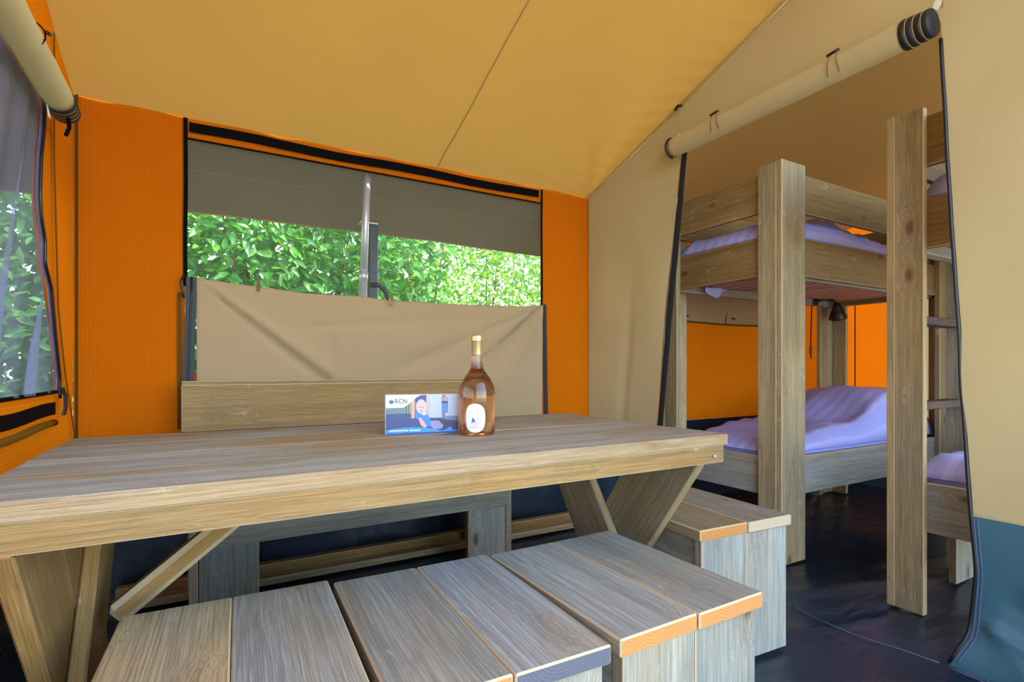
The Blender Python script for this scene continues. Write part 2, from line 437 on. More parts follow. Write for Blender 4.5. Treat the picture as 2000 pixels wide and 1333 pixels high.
for a, b in ((YB + 0.005, 3.06), (3.06, 3.42)):
    grid('overhang_panel', 60, 8, lambda u, v: ((x := -1.27 + u * 4.3), (y := a + v * (b - a)), ovz(x, y)), 'overhang', oh)
tube('seam', [(-1.27 + k * 0.107, 3.06, ovz(-1.27 + k * 0.107, 3.06) - 0.003) for k in range(41)], 0.003, 'thread', oh, 5)
tube('hem', [(-1.27 + k * 0.107, 3.42, ovz(-1.27 + k * 0.107, 3.42)) for k in range(41)], 0.006, 'thread', oh, 6)

oh2 = struct('trim_2', 'grey-brown roof overhang outside the side window', cat='overhang')
grid('overhang_panel', 8, 60, lambda u, v: (XL - 0.02 - u * 0.75, YF + v * (3.42 - YF), 2.0 - 0.30 * u + 0.01 * nz(u * 2, v * 9, 3)), 'overhang', oh2)
tube('hem', [(XL - 0.77, YF + v * (3.42 - YF), 1.70 + 0.01 * nz(2, v * 9, 3)) for v in np.linspace(0, 1, 40)], 0.006, 'thread', oh2, 6)

# ------------------------------------------------------------------ back wall
wb = struct('wall_back', 'orange canvas back wall around the long window', cat='wall')
def bk(x, z, amp=0.006):   # y of the cloth
    return YB + amp * nz(x * 5, z * 2.2, 1) + 0.004 * math.sin((x + z * 0.6) * 22) * nz(x * 2, z * 2, 8)
def bpanel(name, x0, x1, z0, z1, mat, nu=18, nv=24, amp=0.006, dy=0.0, par=None):
    return grid(name, nu, nv, lambda u, v: ((x := x0 + u * (x1 - x0)), bk(x, (z := z0 + v * (z1 - z0)), amp) + dy, z), mat, par or wb)
bpanel('orange_panel', XL, -0.115, 0.5, 2.085, 'orange')
bpanel('orange_panel', 1.755, XP, 0.5, 2.085, 'orange')
bpanel('orange_panel', -0.115, 1.755, 1.985, 2.085, 'orange', 40, 4, 0.003)
bpanel('orange_panel', -0.115, 1.755, 0.5, 0.95, 'orange', 40, 8)
bpanel('shade_toned_skirt', XL, XP, -0.02, 0.5, 'pvc', 40, 10)  # wall skirt behind the table; its shade is put in by the darker colour
bpanel('orange_panel', XP, XE, 0.58, 2.085, 'orange', 60, 30, 0.01)
bpanel('shade_toned_skirt', XP, XE, -0.02, 0.58, 'pvc', 40, 10)  # same skirt behind the bunk, shade put into its dark colour
# corner and seam tapes
ribbon('seam_tape', [(XL + 0.012, YB - 0.008, z) for z in np.linspace(0.5, 2.08, 12)], (1, -1, 0), 0.016, 'brown_tape', wb)
ribbon('seam_tape', [(-0.135, YB - 0.009, z) for z in np.linspace(0.7, 1.30, 6)], (1, 0, 0), 0.016, 'brown_tape', wb)
ribbon('seam_tape', [(XP - 0.006, YB - 0.01, z) for z in np.linspace(0.5, 2.08, 12)], (1, 0, 0), 0.008, 'thread', wb)
ribbon('touch_strip', [(-0.098 + k * 0.0915, YB - 0.014 + 0.004 * nz(k * 0.5, 0), 2.035 + 0.004 * math.sin(k * 0.7)) for k in range(21)], (0, 0, 1), 0.042, 'black', wb, 0.004)

w1 = struct('window_1', 'long insect-screen window looking out on green leaves', cat='window')
grid('screen', 30, 16, lambda u, v: (-0.115 + u * 1.87, YB + 0.012 + 0.006 * nz(u * 4, v * 3), 0.95 + v * 1.035), 'screen', w1)
ribbon('screen_edge', [(-0.115 + k * 0.0935, YB - 0.008, 1.985) for k in range(21)], (0, 0, 1), 0.009, 'black', w1)
ribbon('screen_edge', [(-0.112 + 0.004 * nz(z * 3, 0), YB - 0.010, z) for z in np.linspace(1.33, 2.075, 20)], (1, 0, 0), 0.016, 'black', w1)
ribbon('screen_edge', [(1.757 + 0.004 * nz(z * 3, 2), YB - 0.010, z) for z in np.linspace(1.33, 2.07, 20)], (1, 0, 0), 0.012, 'black', w1)
ribbon('zip_tape', [(-0.088 - 0.03 * (1.36 - z), YB - 0.022, z) for z in np.linspace(0.6, 1.37, 10)], (1, 0, 0), 0.042, 'zip', w1, 0.004)
tube('zip_teeth', [(-0.088 - 0.03 * (1.36 - z), YB - 0.027, z) for z in np.linspace(0.6, 1.37, 10)], 0.004, 'blackgloss', w1, 6)
ribbon('zip_tape', [(1.768 + 0.02 * (1.35 - z), YB - 0.022, z) for z in np.linspace(0.6, 1.36, 10)], (1, 0, 0), 0.026, 'zip', w1, 0.004)
tube('zip_pull', [(-0.117, YB - 0.035, 1.375), (-0.128, YB - 0.042, 1.345), (-0.124, YB - 0.042, 1.30), (-0.116, YB - 0.04, 1.275)], 0.005, 'blackgloss', w1, 6)

# lowered canvas window cover, held at its two top corners
top_tab = [(-0.07, 1.362), (0.175, 1.343), (0.395, 1.327), (0.642, 1.330), (0.803, 1.320), (1.216, 1.322), (1.60, 1.335), (1.755, 1.352)]
def seg_fold(x, z, ax, az, bx, bz, wd):
    dx, dz = bx - ax, bz - az; L = math.hypot(dx, dz); tt = ((x - ax) * dx + (z - az) * dz) / L / L
    q = ((x - ax) * dz - (z - az) * dx) / L
    f = sstep(-0.02, 0.12, tt) * (1 - sstep(0.75, 1.15, tt)); ww = wd * (0.35 + 0.9 * max(0, min(1, tt)))
    return f * math.exp(-(q / ww) ** 2)
def flapy(x, z, zt):
    d = 0.030 * (1 - sstep(0, 0.12, abs(zt - z))) * 0.3
    belly = 0.045 * math.sin(math.pi * max(0, min(1, (x + 0.07) / 1.83))) * math.sin(math.pi * max(0, min(1, (z - 0.6) / (zt - 0.6))))
    d += belly
    for (ax, az, bx, bz, wd, am) in ((-0.07, 1.36, 0.62, 0.78, 0.030, -0.030), (-0.07, 1.36, 0.55, 0.90, 0.055, 0.020), (1.755, 1.35, 0.80, 0.94, 0.050, -0.030), (1.755, 1.35, 1.05, 1.06, 0.05, 0.02),
                                     (1.755, 1.35, 1.28, 0.95, 0.035, -0.034), (1.755, 1.35, 1.42, 0.80, 0.03, 0.02), (0.30, 1.16, 1.0, 1.22, 0.03, -0.008), (0.50, 1.15, 0.55, 0.8, 0.02, -0.010)):
        d += 1.6 * am * seg_fold(x, z, ax, az, bx, bz, wd * 0.75)
    return YB - 0.02 - d + 0.004 * nz(x * 3, z * 4, 5)
def flap_fn(u, v):
    x = -0.07 + u * (1.755 + 0.07); zt = interp(top_tab, x); z = 0.58 + v * (zt - 0.58)
    return (x + 0.02 * (1 - v) * (2 * u - 1) * (-1 if u < .5 else 1) * 0, flapy(x, z, zt), z)
fp = grid('window_flap', 120, 56, flap_fn, 'flap', thick=0.0015)
tag(fp, 'lowered taupe canvas window cover sagging behind the wooden bench', 'canvas flap')
ribbon('toggle_tab', [(0.175, YB - 0.035, 1.325), (0.177, YB - 0.04, 1.35), (0.176, YB - 0.035, 1.375)], (1, 0, 0), 0.012, 'bark', fp, 0.004)
tube('elastic_loop', [(0.787, YB - 0.05, 1.335), (0.790, YB - 0.06, 1.31), (0.800, YB - 0.064, 1.292), (0.812, YB - 0.062, 1.30), (0.814, YB - 0.058, 1.32), (0.805, YB - 0.05, 1.338)], 0.0035, 'thread', fp, 6)
tube('elastic_loop', [(1.36, YB - 0.03, 1.325), (1.40, YB - 0.03, 1.345), (1.45, YB - 0.03, 1.335), (1.47, YB - 0.03, 1.322)], 0.0025, 'thread', fp, 6)
tube('hem', [(x, flapy(x, interp(top_tab, x), interp(top_tab, x)), interp(top_tab, x)) for x in np.linspace(-0.07, 1.755, 60)], 0.0035, 'flap', fp, 6)

# inside the bedroom: window cover folded over on the back wall
vl = grid('bedroom_window_flap', 50, 12, lambda u, v: ((x := 2.3 + u * 1.85), YB - 0.03 - 0.02 * math.sin(v * math.pi) - 0.006 * nz(x * 4, v * 2), 1.305 + v * 0.30 + 0.004 * math.sin(x * 5)), 'flap', thick=0.004)
tag(vl, 'brown canvas flap folded above the orange panel behind the bunk', 'canvas flap')
tube('hem', [(x, YB - 0.035, 1.305 + 0.004 * math.sin(x * 5)) for x in np.linspace(2.3, 4.15, 30)], 0.006, 'brown_tape', vl, 6)
for x in (2.98, 3.50): tube('toggle', [(x - 0.02, YB - 0.05, 1.352), (x + 0.02, YB - 0.05, 1.345)], 0.006, 'blackgloss', vl, 6)
tube('toggle_cord', [(3.44, YB - 0.045, 1.50), (3.43, YB - 0.05, 1.42), (3.41, YB - 0.045, 1.31)], 0.003, 'brown_tape', vl, 5)

# ------------------------------------------------------------------ end wall of the bedroom
we = struct('wall_end', 'orange and tan canvas wall at the far end of the bedroom', cat='wall')
def epanel(name, y0, y1, z0, z1, mat):
    return grid(name, 24, 30, lambda u, v: (XE + 0.012 * nz((y := y0 + u * (y1 - y0)) * 4, (z := z0 + v * (z1 - z0)) * 3, 2) + 0.006 * math.sin((y + z) * 14) * nz(y * 3, z * 3), y, z), mat, we)
for a, b, m_ in ((1.95, YB, 'orange'), (YF, 1.95, 'tan')):
    epanel('canvas_panel', a, b, 0.5, 2.06, m_)
for a, b, m_ in ((1.95, YB, 'orange'), (YF, 1.95, 'tan')):
    grid('gable', 30, 6, lambda u, v: (XE, (y := a + u * (b - a)), 2.06 + v * (roofz(y) - 2.06)), m_, we)
epanel('green_skirt', YF, YB, -0.02, 0.5, 'skirt')
tube('seam', [(XE - 0.012, 2.43, z) for z in np.linspace(0.5, 2.06, 12)], 0.005, 'brown_tape', we, 5)

# ------------------------------------------------------------------ left wall
wlft = struct('wall_left', 'orange canvas side wall with a screened window', cat='wall')
edge_tab = [(0.86, 2.42), (0.93, 2.42), (1.107, 2.348), (1.242, 2.305), (1.31, 2.23), (1.38, 2.235), (1.45, 2.19), (1.514, 2.175), (1.65, 2.19), (1.72, 2.215), (1.811, 2.23), (1.95, 2.24)]
def lx(y, z): return XL + 0.006 * nz(y * 5, z * 2.5, 6)
grid('orange_panel', 12, 50, lambda u, v: ((z := 0.5 + v * 1.36) * 0 + lx((y := interp(edge_tab, z) * (1 - u) + YB * u), z), y, z), 'orange', wlft, uvfn=lambda p: (p[1], p[2]))
grid('orange_panel', 40, 10, lambda u, v: (lx((y := YF + u * (YB - YF)), (z := 1.86 + v * (roofz(y) - 1.86))), y, z), 'orange', wlft, uvfn=lambda p: (p[1], p[2]))
grid('orange_panel', 40, 10, lambda u, v: (lx((y := YF + u * (2.42 - YF)), (z := 0.5 + v * 0.385)), y, z), 'orange', wlft, uvfn=lambda p: (p[1], p[2]))
grid('orange_panel', 10, 30, lambda u, v: (lx((y := YF + u * (0.4 - YF)), (z := 0.885 + v * 0.975)), y, z), 'orange', wlft, uvfn=lambda p: (p[1], p[2]))
grid('shade_toned_skirt', 40, 6, lambda u, v: (lx((y := YF + u * (YB - YF)), (z := -0.02 + v * 0.52)), y, z), 'pvc', wlft)  # side skirt, also in the dark colour that stands in for shade
seam_tab = [(2.2, 2.38), (1.716, 2.38), (1.186, 2.434), (0.966, 2.526), (0.7, 2.686), (0.55, 2.70)]
ribbon('seam_tape', [(XL + 0.012, interp(seam_tab[::-1], z), z) for z in np.linspace(0.55, 2.14, 40)], (0, 1, 0), 0.016, 'brown_tape', wlft)
tube('seam_roll', [(XL + 0.012, y, 0.775 + 0.004 * math.sin(y * 9)) for y in np.linspace(0.5, 2.38, 24)], 0.012, 'brown_tape', wlft, 8)
ribbon('touch_strip', [(XL + 0.016, y, 0.826 + 0.004 * math.sin(y * 9)) for y in np.linspace(0.5, 2.37, 24)], (0, 0, 1), 0.042, 'black', wlft, 0.004)

w2 = struct('window_2', 'side window with a loose grey insect screen', cat='window')
def scr(u, v):
    z = 0.885 + v * 1.0; y = 0.4 + u * (interp(edge_tab, z) - 0.4)
    q = (y - 1.2) * 9 - (z - 0.885) * 3.2
    d = 0.020 * math.sin(q * 1.9 + 2 * nz(y, z)) + 0.012 * math.sin(q * 4.1)
    return (XL + 0.01 + d * (0.35 + 0.65 * (1 - v)) * (1 - 0.7 * sstep(0.9, 1, u)), y, z)
grid('screen', 150, 40, scr, 'screen_left', w2, uvfn=lambda p: (p[1], p[2]))
tube('screen_zip', [(XL + 0.02, interp(edge_tab, z), z) for z in np.linspace(0.86, 1.86, 60)], 0.005, 'blackgloss', w2, 6)
ribbon('screen_hem', [(XL + 0.016, interp(edge_tab, z) - 0.016, z) for z in np.linspace(0.89, 1.84, 50)], (0, 1, 0), 0.022, 'greyhem', w2)
ribbon('screen_edge', [(XL + 0.018, y, 0.885) for y in np.linspace(0.4, 2.40, 20)], (0, 0, 1), 0.012, 'black', w2)
ribbon('loose_zip', [(XL + 0.03, 2.40, 0.90), (XL + 0.035, 2.42, 0.87), (XL + 0.035, 2.425, 0.83), (XL + 0.03, 2.42, 0.80)], (0, 1, 0), 0.034, 'zip', w2, 0.006)

def roll(name, p0, p1, r, mat, label, rough=0.0025, n=40, seg=18):
    """a rolled-up canvas cover: body and turned black edge windings"""
    p0 = Vector(p0); p1 = Vector(p1)
    root = thing(name, label, 'rolled flap', tuple(p0))
    pts = [p0 + (p1 - p0) * (k / n) + Vector((0, 0, 0.004 * math.sin(k * 0.5) * nz(k * 0.3, r))) for k in range(n + 1)]
    rads = [r * (1 + 0.05 * nz(k * 0.35, 3.0)) for k in range(n + 1)]
    tube('rolled_canvas', pts, r, mat, root, seg, tuple(p0), rads)
    return root
# rolled side-window cover under the eave
lr = roll('rolled_window_cover', (XL + 0.075, 0.45, 1.845), (XL + 0.075, 2.13, 1.812), 0.040, 'tan', 'tan canvas roll with a black end, tied above the side window')
def windings(root, base, axis, r, n, step, side='blackgloss'):
    base = Vector(base); ax = Vector(axis).normalized()
    for k in range(n):
        rr = r * (1.04 - 0.035 * k)
        wd_ = tube('zip_winding', [base + ax * (k * step + q) for q in (0, step * 0.25, step * 0.75, step * 0.96)], rr, side if k % 2 == 0 else 'zip', root, 18, tuple(root.location), [rr * 0.93, rr, rr, rr * 0.93])
        if k < n - 1:
            tube('zip_stitching', [base + ax * (k * step + q) for q in (step * 0.95, step * 1.02)], rr * 0.975, 'thread', wd_, 18, tuple(root.location))
windings(lr, (XL + 0.075, 2.12, 1.812), (0, 1, -0.02), 0.042, 4, 0.026)
ya = 1.78
tube('tie_cord', [(XL + 0.075 + 0.043 * math.cos(a), ya + 0.01 * a, 1.829 + 0.043 * math.sin(a)) for a in np.linspace(-2.2, 1.6, 14)], 0.002, 'black', lr, 5, tuple(lr.location))
tube('toggle', [(XL + 0.12, ya + 0.0, 1.842), (XL + 0.118, ya + 0.045, 1.86)], 0.005, 'blackgloss', lr, 8, tuple(lr.location))
ribbon('white_tab', [(XL + 0.05, 2.115, 1.79), (XL + 0.052, 2.12, 1.765), (XL + 0.055, 2.12, 1.745)], (0, 1, 0), 0.018, 'white', lr, 0.003, tuple(lr.location))
tube('tie_end', [(XL + 0.09, 2.17, 1.775), (XL + 0.092, 2.175, 1.745), (XL + 0.085, 2.165, 1.715)], 0.006, 'black', lr, 6, tuple(lr.location))

# ------------------------------------------------------------------ partition with the bedroom doorway
wr = struct('wall_right', 'tan canvas partition with the open bedroom doorway', cat='wall')
dl = [(-0.02, 2.20), (0.68, 2.124), (1.243, 2.06), (1.676, 2.005), (2.108, 1.952), (2.16, 1.945)]
dr = [(-0.02, 0.785), (0.0, 0.779), (0.105, 0.737), (0.308, 0.724), (0.487, 0.736), (0.667, 0.745), (0.9, 0.761), (1.101, 0.768), (1.425, 0.786), (1.771, 0.803), (2.079, 0.817), (2.16, 0.82)]
def drape(y, z):
    a = (YB - y) / max(0.08, (2.3 - z) * 0.5 + 0.12)
    s_ = 0.016 * math.sin(a * 4.2) * sstep(2.1, 1.3, z) * (0.4 + 0.6 * nz(y * 2, z, 2)) + 0.014 * math.exp(-((y - 2.35 - 0.12 * (1.3 - z)) / 0.035) ** 2) * sstep(1.7, 1.0, z)
    return XP + s_ + 0.006 * nz(y * 4, z * 2.2, 3)
uvp = lambda p: (p[1], p[2])
grid('canvas_panel', 26, 50, lambda u, v: (drape((y := YB * (1 - u) + interp(dl, (z := 0.5 + v * 1.64)) * u), z), y, z), 'tan', wr, uvfn=uvp)
grid('green_skirt', 16, 8, lambda u, v: (drape((y := YB * (1 - u) + interp(dl, (z := -0.02 + v * 0.52)) * u), z), y, z), 'skirt', wr)
grid('canvas_panel', 70, 20, lambda u, v: (XP + 0.005 * nz((y := YF + u * (YB - YF)) * 3, v * 2, 5), y, 2.14 + v * (roofz(y) + 0.03 - 2.14)), 'tan', wr, uvfn=uvp)
def rpan(u, v):
    z = 0.487 + v * 1.655; y = interp(dr, z) * (1 - u) + YF * u
    return (XP + 0.008 * nz(y * 2.5, z * 1.5, 7) + 0.006 * math.sin(z * 9 + y * 4) * math.exp(-((y - 0.7) / 0.12) ** 2), y, z)
grid('canvas_panel', 50, 50, rpan, 'tan', wr, uvfn=uvp)
def crease(y, z):
    s_ = 0
    for (ay, az, by, bz, am, wd) in ((0.70, 0.16, 0.45, 0.06, 0.020, 0.018), (0.70, 0.16, 0.52, -0.02, 0.012, 0.02), (0.66, 0.24, 0.40, 0.16, -0.012, 0.03), (0.60, 0.33, 0.48, 0.10, 0.010, 0.02)):
        dy, dz = by - ay, bz - az; L = math.hypot(dy, dz); tt = ((y - ay) * dy + (z - az) * dz) / L / L; q = ((y - ay) * dz - (z - az) * dy) / L
        s_ += am * sstep(-0.05, 0.1, tt) * math.exp(-abs(q) / wd)
    return s_
grid('green_skirt', 80, 36, lambda u, v: ((z := -0.005 + v * 0.495) * 0 + XP - 0.004 - crease((y := interp(dr, z) * (1 - u) + YF * u), z) - 0.05 * sstep(0.16, 0.0, z) + 0.006 * nz(y * 5, z * 5), y, z), 'skirt', wr)
for off in (0.008, 0.018):
    tube('hem_stitching', [(XP - 0.012 - 0.05 * sstep(0.16, 0.0, z), interp(dr, z) - off, z) for z in np.linspace(0.02, 0.487, 40)], 0.0014, 'greyhem', wr, 5)
tube('door_zip', [(XP - 0.002 - 0.05 * sstep(0.16, 0.0, z), interp(dr, z) + 0.003 + 0.004 * nz(z * 4, 1), z) for z in np.linspace(0.01, 2.08, 80)], 0.006, 'blackgloss', wr, 8)
ribbon('door_zip', [(XP + 0.012, interp(dl, z) - 0.016 + 0.002 * nz(z * 4, 1), z) for z in np.linspace(0.0, 2.10, 60)], (0, 1, 0), 0.036, 'zip', wr, 0.004)
for off in (0.0, 0.014):
    tube('hem_stitching', [(XP - 0.062 - off, 0.775 - q, 0.004) for q in np.linspace(0, 0.9, 24)], 0.002, 'greyhem', wr, 5)
tube('seam', [(XP - 0.006, 0.812, z) for z in np.linspace(2.18, roofz(0.81) - 0.02, 8)], 0.0016, 'thread', wr, 5)

# rolled-up bedroom door
rd = roll('rolled_door_cover', (XP - 0.055, 1.955, 2.112), (XP - 0.055, 0.90, 2.118), 0.047, 'tan', 'long tan canvas door roll tied up above the bedroom doorway')
rl = tuple(rd.location)
windings(rd, (XP - 0.055, 0.905, 2.118), (0, -1, 0), 0.050, 4, 0.022)
tube('end_binding', [(XP - 0.055 + 0.05 * math.cos(a), 1.958, 2.112 + 0.05 * math.sin(a)) for a in np.linspace(1.7, 4.7, 14)], 0.006, 'blackgloss', rd, 6, rl)
for y in (1.66, 1.12):
    tube('toggle', [(XP - 0.10, y + 0.022, 2.158), (XP - 0.10, y - 0.022, 2.163)], 0.0055, 'blackgloss', rd, 8, rl)
    for s_ in (-0.012, 0.012):
        tube('tie_loop', [(XP - 0.10, y + s_, 2.158), (XP - 0.108, y + s_ * 1.4, 2.12), (XP - 0.095, y + s_ * 1.8, 2.08)], 0.0014, 'bark', rd, 5, rl)
tube('hang_cord', [(XP - 0.03, 1.945, 2.32), (XP - 0.03, 1.94, 2.165)], 0.0014, 'thread', rd, 5, rl)
tube('hang_toggle', [(XP - 0.03, 1.965, 2.322), (XP - 0.03, 1.945, 2.336), (XP - 0.03, 1.92, 2.326)], 0.007, 'blackgloss', rd, 8, rl)
ribbon('white_tab', [(XP - 0.03, 1.94, 2.19), (XP - 0.03, 1.94, 2.17), (XP - 0.03, 1.94, 2.155)], (0, 1, 0), 0.010, 'white', rd, 0.003, rl)
ribbon('white_tab', [(XP - 0.03, 0.815, 2.20), (XP - 0.03, 0.82, 2.18), (XP - 0.035, 0.828, 2.165)], (0, 1, 0), 0.022, 'white', rd, 0.003, rl)

# ------------------------------------------------------------------ bunk beds
def bunk(name, label, y_gap, side, ladder):
    """y_gap: face on the aisle; side=+1 bed runs to +Y, -1 to -Y"""
    x0, x1, wd = 2.40, 4.25, 0.794
    root = thing(name, label, 'bunk bed', (x0, y_gap, 0), group='bunk beds in the bedroom')
    Y = lambda q: side * q
    P = lambda a, b, wdir, w_, t_, m_='wood', n_='plank', **k: plank(root, a, b, wdir, w_, t_, m_, n_, **k)
    L = x1 - x0; H = 1.99
    for xa, sx in ((0, 1), (L, -1)):                       # four corner posts, each two planks in an L
        for ya, sy in ((0, 1), (wd, -1)):
            xc = xa + sx * 0.0975; yc = Y(ya + sy * 0.015)
            P((xc, yc, 0), (xc, yc, H), (1, 0, 0), 0.195, 0.030, 'wood', 'post')
            xc = xa + sx * 0.015; yc = Y(ya + sy * (0.030 + 0.05))
            P((xc, yc, 0), (xc, yc, H - 0.002), (0, 1, 0), 0.10, 0.030, 'wood', 'post')
    for z, nm in ((1.862, 'guard_rail'), (1.537, 'upper_rail'), (0.42, 'lower_rail')):
        m_ = 'wood_gold' if z > 1 else 'wood_grey'
        for xa in (0.045, L - 0.045):
            P((xa, Y(0.045), z), (xa, Y(wd - 0.045), z), (0, 0, 1), 0.195, 0.030, m_, nm)
        for ya in (0.045, wd - 0.045):
            P((0.06, Y(ya), z), (L - 0.06, Y(ya), z), (0, 0, 1), 0.195, 0.030, m_, nm)
    for z in (1.452, 0.335):
        for ya in (0.085, wd - 0.085):
            P((0.06, Y(ya), z), (L - 0.06, Y(ya), z), (0, 0, 1), 0.045, 0.045, 'wood_grey', 'ledger')
        n = 15
        sm = None
        for k in range(n):
            xk = 0.12 + k * (L - 0.24) / (n - 1)
            o = P((xk, Y(0.068), z + 0.032), (xk, Y(wd - 0.068), z + 0.032), (1, 0, 0), 0.075, 0.018, 'slat', 'slat')
            if sm: o.data = sm
            else: sm = o.data
    if ladder:
        for k, z in enumerate((0.43, 0.80, 1.18)):
            P((0.20, Y(-0.035), z), (0.72, Y(-0.035), z), (0, 1, 0), 0.075, 0.036, 'wood_step', 'step').data.materials[1] = M['wood_step']
        P((0.74, Y(-0.036), 0), (0.74, Y(-0.036), 1.72), (0, 1, 0), 0.072, 0.030, 'wood_grey', 'stile')
        P((0.575, Y(0.045), 0), (0.575, Y(0.045), 0.33), (1, 0, 0), 0.19, 0.03, 'wood_grey', 'support_leg')
    return root
bunk('bunk_bed', 'wooden bunk bed in the back corner with a black lamp on its post', 1.566, 1, False)
bunk('bunk_bed', 'wooden bunk bed with brown ladder steps, mostly behind the tan partition', 1.11, -1, True)

def bedding(x0, x1, ya, yb, z0, zt, hump, label_m, label_d, seed):
    """mattress on the slats, duvet on top"""
    m = thing('mattress', label_m, 'mattress', ((x0 + x1) / 2, (ya + yb) / 2, z0))
    me = box_mesh(x1 - x0, abs(yb - ya), zt - z0, 0.03, 3); o = link('cover', me, 'sheet', m, (0, 0, (zt - z0) / 2))
    tube('piping', [((x0 - x1) / 2 + 0.03 + k * (x1 - x0 - 0.06) / 10, -abs(yb - ya) / 2 - 0.001, (zt - z0) * 0.3) for k in range(11)], 0.004, 'sheet', o, 6)
    def fn(u, v):
        x = x0 - 0.012 + u * (x1 - x0 + 0.024); y = ya + v * (yb - ya)
        e = min(1, min(u, 1 - u) * 16) * min(1, min(v, 1 - v) * 9)
        e = math.sin(e * math.pi / 2) ** 0.7
        z = zt + 0.004 + 0.05 * e + hump(x, y) * e
        z += e * (0.016 * nz(x * 4, y * 5, seed) + 0.020 * math.sin(14 * (x * 0.8 + y * 1.1) + 4 * nz(x * 2, y * 2, seed)) * max(0, nz(x * 1.7, y * 1.7, seed + 3)))
        z += 0.014 * max(0, math.sin((x + 0.4 * y) * 42 + seed)) * math.exp(-(min(v, 1 - v) / 0.16) ** 2) * e
        return (x, y, z)
    d = grid('duvet', 90, 50, fn, 'sheet', loc=((x0 + x1) / 2, (ya + yb) / 2, zt), uvfn=uvfn_xy, thick=0.006)
    tag(d, label_d, 'duvet'); return d
uvfn_xy = lambda p: (p[0], p[1])
bedding(2.47, 4.18, 1.63, 2.29, 0.378, 0.53, lambda x, y: 0.05 * sstep(2.6, 3.1, x) + 0.21 * sstep(3.2, 3.75, x) * (1 - 0.55 * sstep(3.9, 4.15, x)) * (0.75 + 0.25 * math.sin(3.14 * (y - 1.63) / 0.66)),
        'white mattress on the lower bed of the corner bunk', 'lavender-white striped duvet humped over the pillow, lower corner bunk', 1)
bedding(2.47, 4.18, 1.63, 2.29, 1.495, 1.64, lambda x, y: 0.035 + 0.055 * math.exp(-((x - 3.0) / 0.35) ** 2),
        'white mattress on the upper bed of the corner bunk', 'white striped duvet bulging between the rails, upper corner bunk', 2)
bedding(2.47, 4.18, 0.386, 1.046, 0.378, 0.53, lambda x, y: 0.01 + 0.06 * math.exp(-((y - 0.6) / 0.3) ** 2),
        'white mattress on the lower bed of the bunk with steps', 'lavender-white duvet at the edge of the doorway, lower bed beside steps', 3)
bedding(2.47, 4.18, 0.386, 1.046, 1.495, 1.64, lambda x, y: 0.015 + 0.10 * math.exp(-((y - 0.7) / 0.25) ** 2),
        'white mattress on the upper bed of the bunk with steps', 'crumpled pale blue duvet, topmost bed at the doorway edge', 4)
# corner of sheet hanging through the slats at the foot of the upper bed
sh = grid('sheet_corner', 14, 10, lambda u, v: (2.62 + u * 0.20, 2.20 + 0.015 * math.sin(u * 9) + 0.01 * v, 1.455 - 0.055 * v * (1 - abs(2 * u - 0.9)) + 0.01 * (1 - v)), 'sheet', thick=0.004)
tag(sh, 'corner of white sheet hanging below the upper corner bunk', 'sheet')

# clip-on reading lamp at the far corner of the bunk
lp = thing('reading_lamp', 'small black reading lamp clipped to the far bunk post', 'lamp', (3.98, 2.20, 1.455))
o = lathe('lamp_shade', [(0.022, 0.0), (0.026, -0.02), (0.045, -0.06), (0.062, -0.11), (0.062, -0.118), (0.054, -0.118), (0.03, -0.05)], 24, 'blackgloss', lp, (0.06, 0.0, -0.005)); o.rotation_euler = (0.1, -0.35, 0)
tube('lamp_arm', [(-0.12, 0.06, 0.0), (-0.06, 0.03, 0.02), (0.0, 0.0, 0.015), (0.06, 0, -0.005)], 0.011, 'blackgloss', lp, 8)
o = link('clamp', box_mesh(0.06, 0.05, 0.05, 0.006), 'blackgloss', lp, (-0.13, 0.065, 0.0))
cab = tube('cable', [(-0.14, 0.07, -0.02), (-0.15, 0.07, -0.2), (-0.155, 0.07, -0.32), (-0.15, 0.07, -0.42)], 0.0035, 'black', lp, 6)
o = link('cable_switch', box_mesh(0.022, 0.016, 0.06, 0.006), 'blackgloss', cab, (-0.154, 0.07, -0.36))

# ------------------------------------------------------------------ table
tx0, tx1, ty0, ty1, tz = -0.36, 1.38, 1.075, 1.945, 0.765
tb = thing('dining_table', 'long weathered plank table with crossed plank legs', 'table', ((tx0 + tx1) / 2, (ty0 + ty1) / 2, 0))
ox, oy = tb.location.x, tb.location.y
def TP(a, b, wdir, w_, t_, m_, n_, bev=0.003):
    return plank(tb, (a[0] - ox, a[1] - oy, a[2]), (b[0] - ox, b[1] - oy, b[2]), wdir, w_, t_, m_, n_, bev)
ys = [ty0, 1.292, 1.515, 1.73, ty1]
for k in range(4):
    ya, yb = ys[k] + 0.0018, ys[k + 1] - 0.0018
    TP((tx0 + 0.004 * (k % 2), (ya + yb) / 2, tz - 0.0165), (tx1 - 0.006 * (k % 3), (ya + yb) / 2, tz - 0.0165 - 0.0012 * (k % 2)), (0, 1, 0), yb - ya, 0.033, 'wood_top', 'tabletop_board', 0.0015).data.materials[1] = M['wood_top']
TP((tx0 + 0.02, ty0 + 0.024, tz - 0.060), (tx1 - 0.01, ty0 + 0.024, tz - 0.060), (0, 0, 1), 0.054, 0.032, 'wood_gold', 'apron')
TP((tx0 + 0.02, ty1 - 0.024, tz - 0.060), (tx1 - 0.01, ty1 - 0.024, tz - 0.060), (0, 0, 1), 0.054, 0.032, 'wood_gold', 'apron')
for X in (-0.325, 1.325):
    TP((X, ty0 + 0.06, tz - 0.062), (X, ty1 - 0.06, tz - 0.062), (0, 0, 1), 0.055, 0.034, 'wood', 'cross_bearer')
zt = tz - 0.09; lean = 0.69
